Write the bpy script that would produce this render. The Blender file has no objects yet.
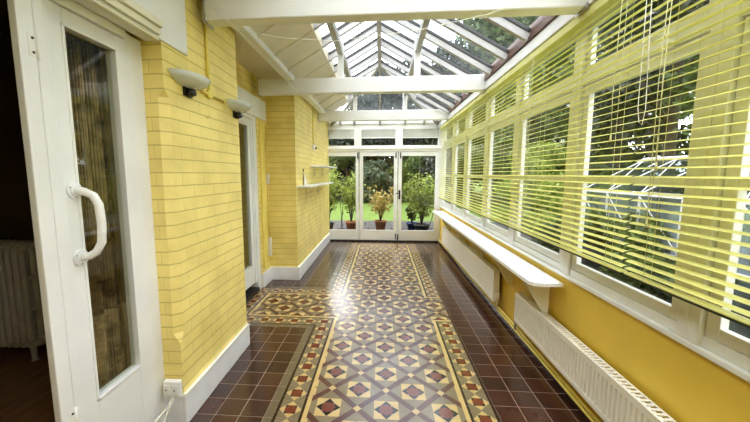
import bpy, math, random
from mathutils import Vector, Matrix
random.seed(7)
C = bpy.context.scene.collection
PI = math.pi

# ------------------------------------------------------------------ materials
MATS = {}
def nt(name):
    m = bpy.data.materials.new(name); m.use_nodes = True
    n = m.node_tree.nodes; l = m.node_tree.links
    b = n['Principled BSDF']
    MATS[name] = m
    return m, n, l, b

def mat(name, col, rough=.5, var=.12, scale=6., bump=0., bscale=40., metal=0., spec=.5, trans=0., stretch=None, rvar=0., coat=0.):
    m, n, l, b = nt(name)
    tc = n.new('ShaderNodeTexCoord'); mp = n.new('ShaderNodeMapping')
    l.new(tc.outputs['Object'], mp.inputs[0])
    if stretch: mp.inputs['Scale'].default_value = stretch
    no = n.new('ShaderNodeTexNoise'); no.inputs['Scale'].default_value = scale; no.inputs['Detail'].default_value = 4
    l.new(mp.outputs[0], no.inputs['Vector'])
    r = n.new('ShaderNodeValToRGB')
    c0 = [max(0, c*(1-var)) for c in col]; c1 = [min(1, c*(1+var*.6)) for c in col]
    r.color_ramp.elements[0].position = .3; r.color_ramp.elements[1].position = .7
    r.color_ramp.elements[0].color = (*c0, 1); r.color_ramp.elements[1].color = (*c1, 1)
    l.new(no.outputs[0], r.inputs[0]); l.new(r.outputs[0], b.inputs['Base Color'])
    b.inputs['Roughness'].default_value = rough
    b.inputs['Metallic'].default_value = metal
    b.inputs['Specular IOR Level'].default_value = spec
    if coat: b.inputs['Coat Weight'].default_value = coat; b.inputs['Coat Roughness'].default_value = .14
    if rvar:
        mr = n.new('ShaderNodeMapRange'); mr.inputs[3].default_value = max(.02, rough-rvar); mr.inputs[4].default_value = rough+rvar
        l.new(no.outputs[0], mr.inputs[0]); l.new(mr.outputs[0], b.inputs['Roughness'])
    if bump:
        n2 = n.new('ShaderNodeTexNoise'); n2.inputs['Scale'].default_value = bscale; n2.inputs['Detail'].default_value = 3
        l.new(mp.outputs[0], n2.inputs['Vector'])
        bp = n.new('ShaderNodeBump'); bp.inputs['Strength'].default_value = bump; bp.inputs['Distance'].default_value = .01
        l.new(n2.outputs[0], bp.inputs['Height']); l.new(bp.outputs[0], b.inputs['Normal'])
    if trans:
        tr = n.new('ShaderNodeBsdfTranslucent'); l.new(r.outputs[0], tr.inputs[0])
        mx = n.new('ShaderNodeMixShader'); mx.inputs[0].default_value = trans
        out = n['Material Output']
        l.new(b.outputs[0], mx.inputs[1]); l.new(tr.outputs[0], mx.inputs[2]); l.new(mx.outputs[0], out.inputs[0])
    return m

def brick_mat(name, col, mortar, strength=.5):
    """painted brick, pattern runs on the UV map (metres)"""
    m, n, l, b = nt(name)
    uv = n.new('ShaderNodeUVMap')
    br = n.new('ShaderNodeTexBrick')
    br.inputs['Scale'].default_value = 1.
    br.inputs['Brick Width'].default_value = .232; br.inputs['Row Height'].default_value = .0755
    br.inputs['Mortar Size'].default_value = .0045; br.inputs['Mortar Smooth'].default_value = .6
    br.inputs['Color1'].default_value = (*col, 1)
    br.inputs['Color2'].default_value = (*[c*.94 for c in col], 1)
    br.inputs['Mortar'].default_value = (*mortar, 1)
    no = n.new('ShaderNodeTexNoise'); no.inputs['Scale'].default_value = 3.5; no.inputs['Detail'].default_value = 5
    l.new(uv.outputs[0], no.inputs['Vector'])
    dv = n.new('ShaderNodeVectorMath'); dv.operation = 'MULTIPLY_ADD'
    dv.inputs[1].default_value = (.006,)*3
    l.new(no.outputs['Color'], dv.inputs[0]); l.new(uv.outputs[0], dv.inputs[2])
    l.new(dv.outputs[0], br.inputs['Vector'])
    mx = n.new('ShaderNodeMix'); mx.data_type = 'RGBA'; mx.blend_type = 'MULTIPLY'; mx.inputs[0].default_value = 1
    rp = n.new('ShaderNodeValToRGB')
    rp.color_ramp.elements[0].position = .3; rp.color_ramp.elements[0].color = (.86, .84, .78, 1)
    rp.color_ramp.elements[1].position = .6; rp.color_ramp.elements[1].color = (1, 1, 1, 1)
    l.new(no.outputs[0], rp.inputs[0])
    l.new(br.outputs['Color'], mx.inputs[6]); l.new(rp.outputs[0], mx.inputs[7])
    sp = n.new('ShaderNodeSeparateXYZ'); l.new(dv.outputs[0], sp.inputs[0])
    di = n.new('ShaderNodeMath'); di.operation = 'DIVIDE'; di.inputs[1].default_value = .0755; l.new(sp.outputs[1], di.inputs[0])
    fr = n.new('ShaderNodeMath'); fr.operation = 'FRACT'; l.new(di.outputs[0], fr.inputs[0])
    pp = n.new('ShaderNodeMath'); pp.operation = 'PINGPONG'; pp.inputs[1].default_value = .5; l.new(fr.outputs[0], pp.inputs[0])
    ln = n.new('ShaderNodeMapRange'); ln.inputs[1].default_value = .02; ln.inputs[2].default_value = .06; ln.inputs[3].default_value = 0; ln.inputs[4].default_value = 1
    l.new(pp.outputs[0], ln.inputs[0])
    m3 = n.new('ShaderNodeMix'); m3.data_type = 'RGBA'; m3.inputs[6].default_value = (.64, .52, .17, 1)
    l.new(ln.outputs[0], m3.inputs[0]); l.new(mx.outputs[2], m3.inputs[7])
    l.new(m3.outputs[2], b.inputs['Base Color'])
    b.inputs['Roughness'].default_value = .42
    inv = n.new('ShaderNodeMath'); inv.operation = 'SUBTRACT'; inv.inputs[0].default_value = 1
    l.new(br.outputs['Fac'], inv.inputs[1])
    n2 = n.new('ShaderNodeTexNoise'); n2.inputs['Scale'].default_value = 45; n2.inputs['Detail'].default_value = 3
    l.new(uv.outputs[0], n2.inputs['Vector'])
    ad = n.new('ShaderNodeMath'); ad.operation = 'MULTIPLY_ADD'; ad.inputs[1].default_value = .35
    l.new(n2.outputs[0], ad.inputs[0]); l.new(inv.outputs[0], ad.inputs[2])
    bp = n.new('ShaderNodeBump'); bp.inputs['Strength'].default_value = strength; bp.inputs['Distance'].default_value = .008
    l.new(ad.outputs[0], bp.inputs['Height']); l.new(bp.outputs[0], b.inputs['Normal'])
    return m

def glass_mat(name, tint=(1, 1, 1), dirt=0., refl=1.0, dirtcol=(.7, .75, .75)):
    m = bpy.data.materials.new(name); m.use_nodes = True; MATS[name] = m
    n = m.node_tree.nodes; l = m.node_tree.links; n.clear()
    out = n.new('ShaderNodeOutputMaterial')
    tr = n.new('ShaderNodeBsdfTransparent'); tr.inputs[0].default_value = (*tint, 1)
    gl = n.new('ShaderNodeBsdfGlossy'); gl.inputs['Roughness'].default_value = .01
    ge = n.new('ShaderNodeNewGeometry'); dt = n.new('ShaderNodeVectorMath'); dt.operation = 'DOT_PRODUCT'
    l.new(ge.outputs['Incoming'], dt.inputs[0]); l.new(ge.outputs['Normal'], dt.inputs[1])
    ab = n.new('ShaderNodeMath'); ab.operation = 'ABSOLUTE'; l.new(dt.outputs['Value'], ab.inputs[0])
    om = n.new('ShaderNodeMath'); om.operation = 'SUBTRACT'; om.inputs[0].default_value = 1; l.new(ab.outputs[0], om.inputs[1])
    pw = n.new('ShaderNodeMath'); pw.operation = 'POWER'; pw.inputs[1].default_value = 5; l.new(om.outputs[0], pw.inputs[0])
    mu = n.new('ShaderNodeMath'); mu.operation = 'MULTIPLY_ADD'; mu.inputs[1].default_value = .8*refl; mu.inputs[2].default_value = .035*refl
    l.new(pw.outputs[0], mu.inputs[0])
    mx = n.new('ShaderNodeMixShader'); l.new(mu.outputs[0], mx.inputs[0])
    l.new(tr.outputs[0], mx.inputs[1]); l.new(gl.outputs[0], mx.inputs[2])
    last = mx
    if dirt:
        tc = n.new('ShaderNodeTexCoord')
        no = n.new('ShaderNodeTexNoise'); no.inputs['Scale'].default_value = 2.5; no.inputs['Detail'].default_value = 6
        l.new(tc.outputs['Object'], no.inputs['Vector'])
        mr = n.new('ShaderNodeMapRange'); mr.inputs[1].default_value = .35; mr.inputs[2].default_value = .75
        mr.inputs[3].default_value = dirt*.4; mr.inputs[4].default_value = dirt*1.6
        l.new(no.outputs[0], mr.inputs[0])
        df = n.new('ShaderNodeBsdfTranslucent'); df.inputs[0].default_value = (*dirtcol, 1)
        m2 = n.new('ShaderNodeMixShader'); l.new(mr.outputs[0], m2.inputs[0])
        l.new(mx.outputs[0], m2.inputs[1]); l.new(df.outputs[0], m2.inputs[2]); last = m2
    l.new(last.outputs[0], out.inputs[0])
    return m

YEL = (.97, .82, .32)
brick_mat('yellow_brick', YEL, (.84, .73, .27), .35)
mat('yellow_plaster', (.78, .57, .10), .45, .08, 3, .08, 60)
mat('yellow_gloss', (.88, .75, .22), .3, .06, 5)
mat('white_paint', (.86, .87, .87), .32, .05, 4, .05, 30)
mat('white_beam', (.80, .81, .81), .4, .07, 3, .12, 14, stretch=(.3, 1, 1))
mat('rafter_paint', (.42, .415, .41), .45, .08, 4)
mat('white_skirting', (.88, .90, .94), .3, .06, 7, .15, 25)
mat('cream_board', (.74, .69, .57), .5, .08, 2.5, .05, 20)
mat('cream_trim', (.80, .78, .64), .4, .05, 4)
mat('brown_timber', (.16, .095, .075), .5, .2, 8, .1, 30)
mat('upvc_black', (.03, .03, .03), .4, .2, 10)
mat('radiator_white', (.84, .82, .76), .3, .03, 3)
mat('old_radiator', (.75, .72, .58), .4, .12, 8)
mat('sill_white', (.90, .92, .96), .25, .03, 4)
mat('slat_yellow', (.92, .91, .45), .35, .04, 5, trans=.4)
mat('rail_black', (.03, .035, .03), .4, .1, 5)
mat('cord_cream', (.75, .72, .45), .6, .05, 20)
mat('metal_steel', (.55, .55, .54), .35, .2, 30, metal=.9)
mat('dark_metal', (.06, .055, .05), .4, .2, 30, metal=.5)
mat('plastic_white', (.86, .86, .84), .3, .03, 5)
mat('cable_white', (.80, .80, .72), .5, .03, 5)
mat('glass_bowl', (.80, .83, .80), .15, .08, 8, trans=.3)
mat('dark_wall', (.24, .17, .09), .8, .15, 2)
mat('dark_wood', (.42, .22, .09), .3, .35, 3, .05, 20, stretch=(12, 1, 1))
mat('curtain_brown', (.36, .25, .13), .85, .65, 16, .2, 40)
mat('curtain_tan', (.62, .50, .30), .85, .15, 4)
mat('terracotta', (.32, .13, .06), .7, .25, 12, .2, 40)
mat('pot_black', (.02, .02, .022), .4, .2, 12)
mat('pot_blue', (.02, .05, .16), .15, .3, 12)
mat('soil', (.05, .035, .02), .9, .3, 30, .3, 60)
mat('bark', (.09, .07, .05), .9, .3, 14, .4, 30)
mat('stone_paving', (.06, .053, .048), .8, .3, 4, .2, 30)
mat('blind_fabric', (.60, .60, .56), .7, .06, 6, trans=.3)
mat('wood_trellis', (.62, .62, .60), .7, .1, 8)
mat('shed_grey', (.08, .10, .12), .5, .3, 5)
mat('lawn', (.11, .17, .02), .9, .3, 9, .4, 60)
mat('leaf_dark', (.018, .028, .011), .55, .6, 1.6, trans=.2)
mat('leaf_mid', (.085, .125, .03), .55, .5, 2.0, trans=.25)
mat('leaf_light', (.28, .34, .07), .5, .4, 3.0, trans=.3)
mat('leaf_orange', (.42, .33, .10), .5, .4, 5.0, trans=.3)
mat('leaf_grey', (.10, .13, .08), .6, .4, 2.0, trans=.2)
glass_mat('glass_clear', (1, 1, 1), 0, .9)
glass_mat('glass_door', (.93, .95, .90), 0, 1.6)
glass_mat('glass_roof', (.94, .95, .95), .05, .9)
glass_mat('glass_shed', (.5, .55, .58), .5, .9, (.30, .35, .38))
# floor tiles
def tile(name, col, rough=.25, var=.10):
    return mat(name, col, rough, var, 9, .015, 50, rvar=.04, spec=.6, coat=.45)
tile('tile_brown', (.062, .025, .018)); tile('tile_brown_b', (.045, .019, .014)); tile('tile_brown_c', (.075, .029, .02))
tile('tile_cream', (.60, .44, .20)); tile('tile_grey', (.23, .18, .115)); tile('tile_black', (.014, .011, .011), .2)
tile('tile_red', (.17, .04, .022)); tile('tile_maroon', (.105, .042, .032)); tile('tile_darkline', (.03, .014, .01))
tile('tile_buff', (.17, .135, .09))
mat('grout', (.42, .35, .28), .7, .1, 20)

# ------------------------------------------------------------------ mesh builder
class MB:
    def __init__(s): s.v = []; s.f = []; s.mi = []; s.sm = []; s.uv = {}
    def poly(s, pts, mi=0, smooth=False, uv=None):
        i = len(s.v); s.v += [tuple(p) for p in pts]
        s.f.append(list(range(i, i+len(pts)))); s.mi.append(mi); s.sm.append(smooth)
        if uv: s.uv[len(s.f)-1] = uv
        return s
    def box(s, x0, x1, y0, y1, z0, z1, mi=0):
        x0, x1 = min(x0, x1), max(x0, x1); y0, y1 = min(y0, y1), max(y0, y1); z0, z1 = min(z0, z1), max(z0, z1)
        i = len(s.v)
        s.v += [(x0,y0,z0),(x1,y0,z0),(x1,y1,z0),(x0,y1,z0),(x0,y0,z1),(x1,y0,z1),(x1,y1,z1),(x0,y1,z1)]
        for q in [(0,3,2,1),(4,5,6,7),(0,1,5,4),(1,2,6,5),(2,3,7,6),(3,0,4,7)]:
            s.f.append([i+k for k in q]); s.mi.append(mi); s.sm.append(False)
        return s
    def hexa(s, p, mi=0):
        i = len(s.v); s.v += [tuple(q) for q in p]
        for q in [(0,3,2,1),(4,5,6,7),(0,1,5,4),(1,2,6,5),(2,3,7,6),(3,0,4,7)]:
            s.f.append([i+k for k in q]); s.mi.append(mi); s.sm.append(False)
        return s
    def bar(s, a, b, w, h, up=(0,0,1), mi=0):
        """rectangular bar from a to b, width w (sideways) and height h (along up-ish)"""
        a = Vector(a); b = Vector(b); d = (b-a).normalized(); sd = d.cross(Vector(up)).normalized(); u = sd.cross(d)
        sd *= w/2; u *= h/2
        return s.hexa([a-sd-u, b-sd-u, b+sd-u, a+sd-u, a-sd+u, b-sd+u, b+sd+u, a+sd+u], mi)
    def tube(s, pts, r, n=10, mi=0, cap=True):
        pts = [Vector(p) for p in pts]; rs = r if isinstance(r, (list, tuple)) else [r]*len(pts)
        i0 = len(s.v); prev = None
        for k, p in enumerate(pts):
            d = (pts[min(k+1, len(pts)-1)]-pts[max(k-1, 0)]).normalized()
            if prev is None:
                ref = Vector((0,0,1)) if abs(d.z) < .9 else Vector((1,0,0)); a = d.cross(ref).normalized()
            else: a = (prev - d*prev.dot(d)).normalized()
            prev = a; b = d.cross(a)
            for j in range(n):
                t = 2*PI*j/n; q = p + (a*math.cos(t)+b*math.sin(t))*rs[k]; s.v.append(tuple(q))
        for k in range(len(pts)-1):
            for j in range(n):
                s.f.append([i0+k*n+j, i0+k*n+(j+1)%n, i0+(k+1)*n+(j+1)%n, i0+(k+1)*n+j]); s.mi.append(mi); s.sm.append(True)
        if cap:
            s.f.append([i0+j for j in range(n)][::-1]); s.mi.append(mi); s.sm.append(False)
            s.f.append([i0+(len(pts)-1)*n+j for j in range(n)]); s.mi.append(mi); s.sm.append(False)
        return s
    def lathe(s, prof, cx, cy, n=24, mi=0, a0=0, a1=2*PI):
        i0 = len(s.v); full = abs(a1-a0-2*PI) < 1e-6; m = n if full else n+1
        for (r, z) in prof:
            for j in range(m):
                t = a0+(a1-a0)*j/n; s.v.append((cx+r*math.cos(t), cy+r*math.sin(t), z))
        for k in range(len(prof)-1):
            for j in range(n):
                j2 = (j+1) % m
                s.f.append([i0+k*m+j, i0+k*m+j2, i0+(k+1)*m+j2, i0+(k+1)*m+j]); s.mi.append(mi); s.sm.append(True)
        return s
    def build(s, name, mats, parent=None, bevel=0., uvauto=False):
        me = bpy.data.meshes.new(name); me.from_pydata(s.v, [], s.f)
        if isinstance(mats, str): mats = [mats]
        for m in mats: me.materials.append(MATS[m])
        me.polygons.foreach_set('material_index', s.mi); me.polygons.foreach_set('use_smooth', s.sm)
        if uvauto:
            ul = me.uv_layers.new(name='UVMap')
            for p in me.polygons:
                nx, ny, nz = p.normal
                for li in p.loop_indices:
                    x, y, z = me.vertices[me.loops[li].vertex_index].co
                    if abs(nx) > .5: ul.data[li].uv = (y, z)
                    elif abs(ny) > .5: ul.data[li].uv = (x+.1, z)
                    else: ul.data[li].uv = (x, y)
        me.update()
        o = bpy.data.objects.new(name, me); C.objects.link(o)
        if parent: o.parent = parent; o.matrix_parent_inverse = Matrix.Translation(-Vector(parent.location))
        if bevel:
            b = o.modifiers.new('bevel', 'BEVEL'); b.width = bevel; b.segments = 2; b.limit_method = 'ANGLE'
        return o

def tag(o, label, cat, group=None, kind=None):
    o['label'] = label; o['category'] = cat
    if group: o['group'] = group
    if kind: o['kind'] = kind
    return o
def thing(name, label, cat, loc=(0,0,0), group=None, kind=None):
    o = bpy.data.objects.new(name, None); C.objects.link(o); o.location = loc; o.empty_display_size = .1
    return tag(o, label, cat, group, kind)
B = lambda *a: MB().box(*a)

# ------------------------------------------------------------------ dimensions
YN, YF = -1.6, 7.2           # room ends
XR = 1.28                    # right dwarf wall face
XL = -1.18                   # left wall face
RX, RZ, SL = -.05, 3.30, .57 # ridge
FOC, CAMH = 325., 1.5

# ------------------------------------------------------------------ floor
rects = []
def paint(x0, x1, y0, y1, kind):
    global rects
    new = []
    for (a, b, c, d, k) in rects:
        if a >= x1-1e-6 or b <= x0+1e-6 or c >= y1-1e-6 or d <= y0+1e-6: new.append((a,b,c,d,k)); continue
        if c < y0: new.append((a,b,c,y0,k))
        if d > y1: new.append((a,b,y1,d,k))
        lo, hi = max(c,y0), min(d,y1)
        if a < x0: new.append((a,x0,lo,hi,k))
        if b > x1: new.append((x1,b,lo,hi,k))
    rects = new + [(x0,x1,y0,y1,kind)]
YB = -1.6
paint(-1.62, 1.30, YB, 7.2, 'quarry')
paint(-.72, .738, YB, 6.99, 'buff')
# transept outline
paint(-1.62, -.44, 3.00, 4.13, 'buff')
paint(-1.604, .738, 3.052, 4.078, 'dark')
paint(-.664, .738, YB, 6.97, 'dark')
paint(-1.584, .718, 3.072, 4.058, 'bandx')
paint(-1.584, -1.442, 3.072, 4.058, 'bandy')
paint(-.644, -.502, YB, 3.214, 'bandy'); paint(-.644, -.502, 3.916, 6.95, 'bandy')
paint(.576, .718, YB, 3.214, 'bandyr'); paint(.576, .718, 3.916, 6.95, 'bandyr')
paint(-.502, .576, 6.808, 6.95, 'bandx')
paint(-.502, .576, YB, 6.808, 'dark'); paint(-1.442, .738, 3.214, 3.916, 'dark')
paint(-.484, .558, YB, 6.79, 'cream'); paint(-1.424, .718, 3.232, 3.898, 'cream')
paint(-.456, .53, YB, 6.762, 'field'); paint(-1.396, .718, 3.26, 3.87, 'field')

FM = ['grout','tile_brown','tile_brown_b','tile_brown_c','tile_cream','tile_grey','tile_black','tile_red','tile_maroon','tile_darkline','tile_buff']
G_, BR, BR2, BR3, CR, GY, BK, RD, MA, DL, BU = range(11)
fm = MB()
def clip(poly, x0, x1, y0, y1):
    for ax, lim, sg in ((0,x0,1),(0,x1,-1),(1,y0,1),(1,y1,-1)):
        out = []
        for i in range(len(poly)):
            p, q = poly[i], poly[(i+1) % len(poly)]
            dp, dq = (p[ax]-lim)*sg, (q[ax]-lim)*sg
            if dp >= 0: out.append(p)
            if (dp > 0 > dq) or (dp < 0 < dq):
                t = dp/(dp-dq); out.append((p[0]+(q[0]-p[0])*t, p[1]+(q[1]-p[1])*t))
        poly = out
        if len(poly) < 3: return None
    return poly
def fpoly(poly, r, m, gap=.0006):
    poly = clip(poly, *r)
    if not poly: return
    A = sum(poly[i][0]*poly[(i+1)%len(poly)][1]-poly[(i+1)%len(poly)][0]*poly[i][1] for i in range(len(poly)))/2
    if abs(A) < 4e-6: return
    if A < 0: poly = poly[::-1]
    cx = sum(p[0] for p in poly)/len(poly); cy = sum(p[1] for p in poly)/len(poly)
    out = []
    for p in poly:
        d = math.hypot(p[0]-cx, p[1]-cy); k = max(.6, 1-gap*1.4/max(d, 1e-4)); out.append((cx+(p[0]-cx)*k, cy+(p[1]-cy)*k, 0.))
    fm.poly(out, m)
rnd = random.Random(3)
for (x0,x1,y0,y1,k) in rects:
    r = (x0,x1,y0,y1)
    if k == 'quarry':
        if x0 > .7: ox, oy, p, q = .738, 2.02, .156, .1555
        elif y1 < 3.2: ox, oy, p, q = -.72, 3.0, .1555, .1485
        else: ox, oy, p, q = -.72, 4.13, .1555, .1555
        for i in range(math.floor((x0-ox)/p)-1, math.ceil((x1-ox)/p)+1):
            for j in range(math.floor((y0-oy)/q)-1, math.ceil((y1-oy)/q)+1):
                a, b = ox+i*p, oy+j*q
                fpoly([(a,b),(a+p,b),(a+p,b+q),(a,b+q)], r, rnd.choice([BR,BR,BR2,BR3]), .0021)
    elif k == 'buff':
        # long strips of buff tiles, 150 mm pieces
        if x1-x0 >= y1-y0:
            n = max(1, round((x1-x0)/.15))
            for i in range(n): fpoly([(x0+(x1-x0)*i/n,y0),(x0+(x1-x0)*(i+1)/n,y0),(x0+(x1-x0)*(i+1)/n,y1),(x0+(x1-x0)*i/n,y1)], r, BU)
        else:
            n = max(1, round((y1-y0)/.15))
            for i in range(n): fpoly([(x0,y0+(y1-y0)*i/n),(x1,y0+(y1-y0)*i/n),(x1,y0+(y1-y0)*(i+1)/n),(x0,y0+(y1-y0)*(i+1)/n)], r, BU)
    elif k in ('dark','cream'):
        fm_m = DL if k == 'dark' else CR
        if x1-x0 >= y1-y0:
            n = max(1, round((x1-x0)/.15))
            for i in range(n): fpoly([(x0+(x1-x0)*i/n,y0),(x0+(x1-x0)*(i+1)/n,y0),(x0+(x1-x0)*(i+1)/n,y1),(x0+(x1-x0)*i/n,y1)], r, fm_m)
        else:
            n = max(1, round((y1-y0)/.15))
            for i in range(n): fpoly([(x0,y0+(y1-y0)*i/n),(x1,y0+(y1-y0)*i/n),(x1,y0+(y1-y0)*(i+1)/n),(x0,y0+(y1-y0)*(i+1)/n)], r, fm_m)
    elif k.startswith('band'):
        P = .1565
        if k == 'bandx':
            yc = 3.143 if y0 < 3.3 else (3.987 if y0 < 5 else 6.879); cs = [(-1.513+i*P, yc) for i in range(-2, 16)]
        else:
            xc = -1.513 if x0 < -1.4 else (-.573 if x0 < 0 else .647); cs = [(xc, 3.143+i*P) for i in range(-31, 26)]
        H = P/2; S = .041; O = .074
        for (cx, cy) in cs:
            Q = lambda pts: [(cx+a, cy+b) for a, b in pts]
            for s1, s2 in ((1,1),(1,-1),(-1,1),(-1,-1)):
                fpoly(Q([(s1*O,0),(s1*H,0),(s1*H,s2*H),(0,s2*H),(0,s2*O)]), r, GY)
            o = O; t = S
            # cream points on the four sides of the black square
            for rot in range(4):
                ca, sa = [(1,0),(0,1),(-1,0),(0,-1)][rot]
                R = lambda a, b: (a*ca-b*sa, a*sa+b*ca)
                fpoly(Q([R(t-.004,-t+.008), R(o,0), R(t-.004,t-.008)]), r, CR)
                c = .024
                fpoly(Q([R(t-.004, t-.004), R(t-.004, t-.004-c), R(t-.004-c, t-.004)]), r, BK)
            q = t-.004; c = .024
            fpoly(Q([(q,q-c),(q-c,q),(-q+c,q),(-q,q-c),(-q,-q+c),(-q+c,-q),(q-c,-q),(q,-q+c)]), r, RD)
    elif k == 'field':
        cx0, cy0, px, py = .04, 1.93, .3755, .379
        a = .424; t = .5-a; s = a/2; rr = s*.54
        for i in range(-30, 31):
            for j in range(-30, 40):
                if (i+j) % 2: continue
                cx, cy = cx0+i*px/2, cy0+j*py/2
                if cx < x0-px or cx > x1+px or cy < y0-py or cy > y1+py: continue
                Q = lambda pts: [(cx+u*px, cy+v*py) for u, v in pts]
                for rot in range(4):
                    ca, sa = [(1,0),(0,1),(-1,0),(0,-1)][rot]
                    R = lambda u, v: (u*ca-v*sa, u*sa+v*ca)
                    fpoly(Q([R(s,-s), R(a,0), R(s,s)]), r, GY)
                    fpoly(Q([R(s,0), R(s,s), R(0,s)]), r, CR)
                    fpoly(Q([R(s,0), R(rr*.86,rr*.82), R(rr,0), R(rr*.86,-rr*.82)]), r, BK)
                c = rr*.42
                fpoly(Q([(rr,rr-c),(rr-c,rr),(-rr+c,rr),(-rr,rr-c),(-rr,-rr+c),(-rr+c,-rr),(rr-c,-rr),(rr,-rr+c)]), r, RD)
                # cream lozenge on the right corner and (row shift) each lattice node once
                fpoly(Q([(.5-t,0),(.5,-t),(.5+t,0),(.5,t)]), r, CR)
                # strips on the two right-hand edges
                P2 = lambda p, q: ((p+q)/2, (p-q)/2)
                fpoly(Q([P2(.5-t,-.5+t), P2(.5+t,-.5+t), P2(.5+t,.5-t), P2(.5-t,.5-t)]), r, MA)
                P3 = lambda p, q: ((p+q)/2, -(p-q)/2)
                fpoly(Q([P3(.5-t,-.5+t), P3(.5+t,-.5+t), P3(.5+t,.5-t), P3(.5-t,.5-t)]), r, MA)
fm.poly([(-1.66,YB,-.0012),(1.34,YB,-.0012),(1.34,7.22,-.0012),(-1.66,7.22,-.0012)], G_)
fm.box(-1.66, 1.34, YB, 7.22, -.12, -.004, G_)
tag(fm.build('floor', FM), 'glossy Victorian floor of encaustic diamonds bordered by brown quarry tiles', 'floor', kind='structure')

# ------------------------------------------------------------------ left wall, painted brick
w = MB()
Z1 = 2.72
def pier(y0, y1, xa, xb, cham=True):
    """block between xa (back) and xb (face) with chamfered near corner between stops"""
    w.box(xa, xb, y0, y1, 0, Z1)
# front pier: chamfered near corner with square stops
y0, y1, xa, xb, c = 1.74, 2.66, -1.62, XL, .04
def prism(pts, z0, z1):
    n = len(pts)
    for i in range(n):
        p, q = pts[i], pts[(i+1) % n]
        w.poly([(p[0],p[1],z0),(q[0],q[1],z0),(q[0],q[1],z1),(p[0],p[1],z1)])
    w.poly([(p[0],p[1],z1) for p in pts]); w.poly([(p[0],p[1],z0) for p in pts][::-1])
prism([(xa,y0),(xb,y0),(xb,y1),(xa,y1)], 0, .50)
prism([(xa,y0),(xb-c,y0),(xb-.0,y0+c),(xb,y1),(xa,y1)], .56, 1.92)
prism([(xa,y0),(xb,y0),(xb,y1),(xa,y1)], 1.96, Z1)
for (za, zb, flip) in ((.50,.56,0),(1.96,1.92,1)):   # sloped stops
    P0 = [(xa,y0,za),(xb,y0,za),(xb,y0,za),(xb,y1,za),(xa,y1,za)]
    P1 = [(xa,y0,zb),(xb-c,y0,zb),(xb,y0+c,zb),(xb,y1,zb),(xa,y1,zb)]
    for i in range(5):
        j = (i+1) % 5; q = [P0[i],P0[j],P1[j],P1[i]]
        if P0[i] == P0[j]: q = [P0[i],P1[j],P1[i]]
        w.poly(q[::-1] if flip else q)
# recess wall around second door, and the far block
w.box(-1.80, -1.57, 4.05, 4.42, 0, Z1)
w.box(-1.80, -1.57, 2.66, 4.05, 2.30, Z1)
w.box(-1.80, -1.57, 2.60, 3.30, 0, 2.30)
w.box(-1.80, XL, 4.42, 7.24, 0, Z1)
w.box(-1.62, XL, -1.6, .2, 0, Z1)
w.box(-1.5, -1.22, .2, 1.74, 2.35, Z1)
wl = w.build('wall_left', 'yellow_brick', uvauto=True)
tag(wl, 'yellow painted brick wall in stepped piers along the left side', 'wall', kind='structure')

# raised painted pilaster strip on recess wall beside the second door
tag(B(-1.57,-1.545,4.12,4.24,.25,2.18).build('trim_5','yellow_gloss',bevel=.008), 'yellow raised vertical strip beside the second left door', 'trim', kind='structure')

# skirtings left
s = MB()
def skirt(mb, pts, h=.19, th=.025):
    for (a, b) in zip(pts[:-1], pts[1:]):
        (ax, ay), (bx, by) = a, b
        if abs(ax-bx) < 1e-6: mb.box(ax, ax+th, min(ay,by)-(0 if 0 else 0), max(ay,by), 0, h)
        else: mb.box(min(ax,bx), max(ax,bx), ay-th, ay, 0, h)
s.box(XL, XL+.026, 1.714, 2.66, 0, .19); s.box(-1.30, XL, 1.714, 1.74, 0, .19)
s.box(-1.57, -1.544, 4.06, 4.394, 0, .19); s.box(-1.57, XL+.026, 4.394, 4.42, 0, .19); s.box(XL, XL+.026, 4.42, 7.16, 0, .19)
s.box(-1.63, -1.57, 4.03, 4.06, 0, .19)
s.box(-1.57, XL, 2.66, 2.686, 0, .19)
tag(s.build('baseboard_left','white_skirting',bevel=.006), 'white painted skirting stepping round the yellow brick piers', 'skirting', kind='structure')

# white lintel bands
l1 = MB(); l1.box(-1.27, XL+.012, .1, 1.965, 2.205, 2.80)
o = l1.build('trim_1','white_paint',bevel=.004); tag(o,'white painted lintel panel above the nearest left door','lintel',kind='structure')
MB().box(XL+.012, XL+.03, .1, 1.70, 2.215, 2.25).box(XL+.012, XL+.045, .1, 1.70, 2.25, 2.285).box(XL-.02,XL+.018,.1,1.70,2.19,2.205).build('moulding','cream_trim',o,bevel=.004)
tag(B(-1.58,-1.545,3.3,4.34,2.20,2.44).build('trim_2','white_paint',bevel=.004),'white painted lintel board above the second left door','lintel',kind='structure')

# ------------------------------------------------------------------ door 1 (nearest left, glazed, closed) with grab rail
SH = -.05
d = thing('door_1','white timber framed glazed door with a tall pane and white grab rail','door',(-1.30,1.42,0),kind='structure')
f = MB()
f.box(-1.33,-1.255,1.152,1.188,0,2.205); f.box(-1.33,-1.27,1.188,1.222,0,2.205)
f.box(-1.35,-1.285,1.605,1.65,0,2.205); f.box(-1.36,-1.292,1.65,1.74,0,2.205)
f.box(-1.36,-1.265,1.222,1.605,2.165,2.205)
f.build('door_frame','white_paint',d,bevel=.004)
g = MB()
g.box(-1.33,-1.280,1.224,1.287,.02,2.162); g.box(-1.33,-1.280,1.542,1.603,.02,2.162)
g.box(-1.33,-1.280,1.287,1.542,2.09,2.162); g.box(-1.33,-1.280,1.287,1.542,.02,.485)
g.box(-1.315,-1.274,1.277,1.289,.475,2.10); g.box(-1.315,-1.274,1.540,1.552,.475,2.10)
g.box(-1.315,-1.274,1.277,1.552,2.088,2.10); g.box(-1.315,-1.274,1.277,1.552,.475,.487)
g.build('door_leaf','white_paint',d,bevel=.003)
B(-1.306,-1.300,1.287,1.542,.485,2.09).build('pane','glass_door',d)
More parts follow.
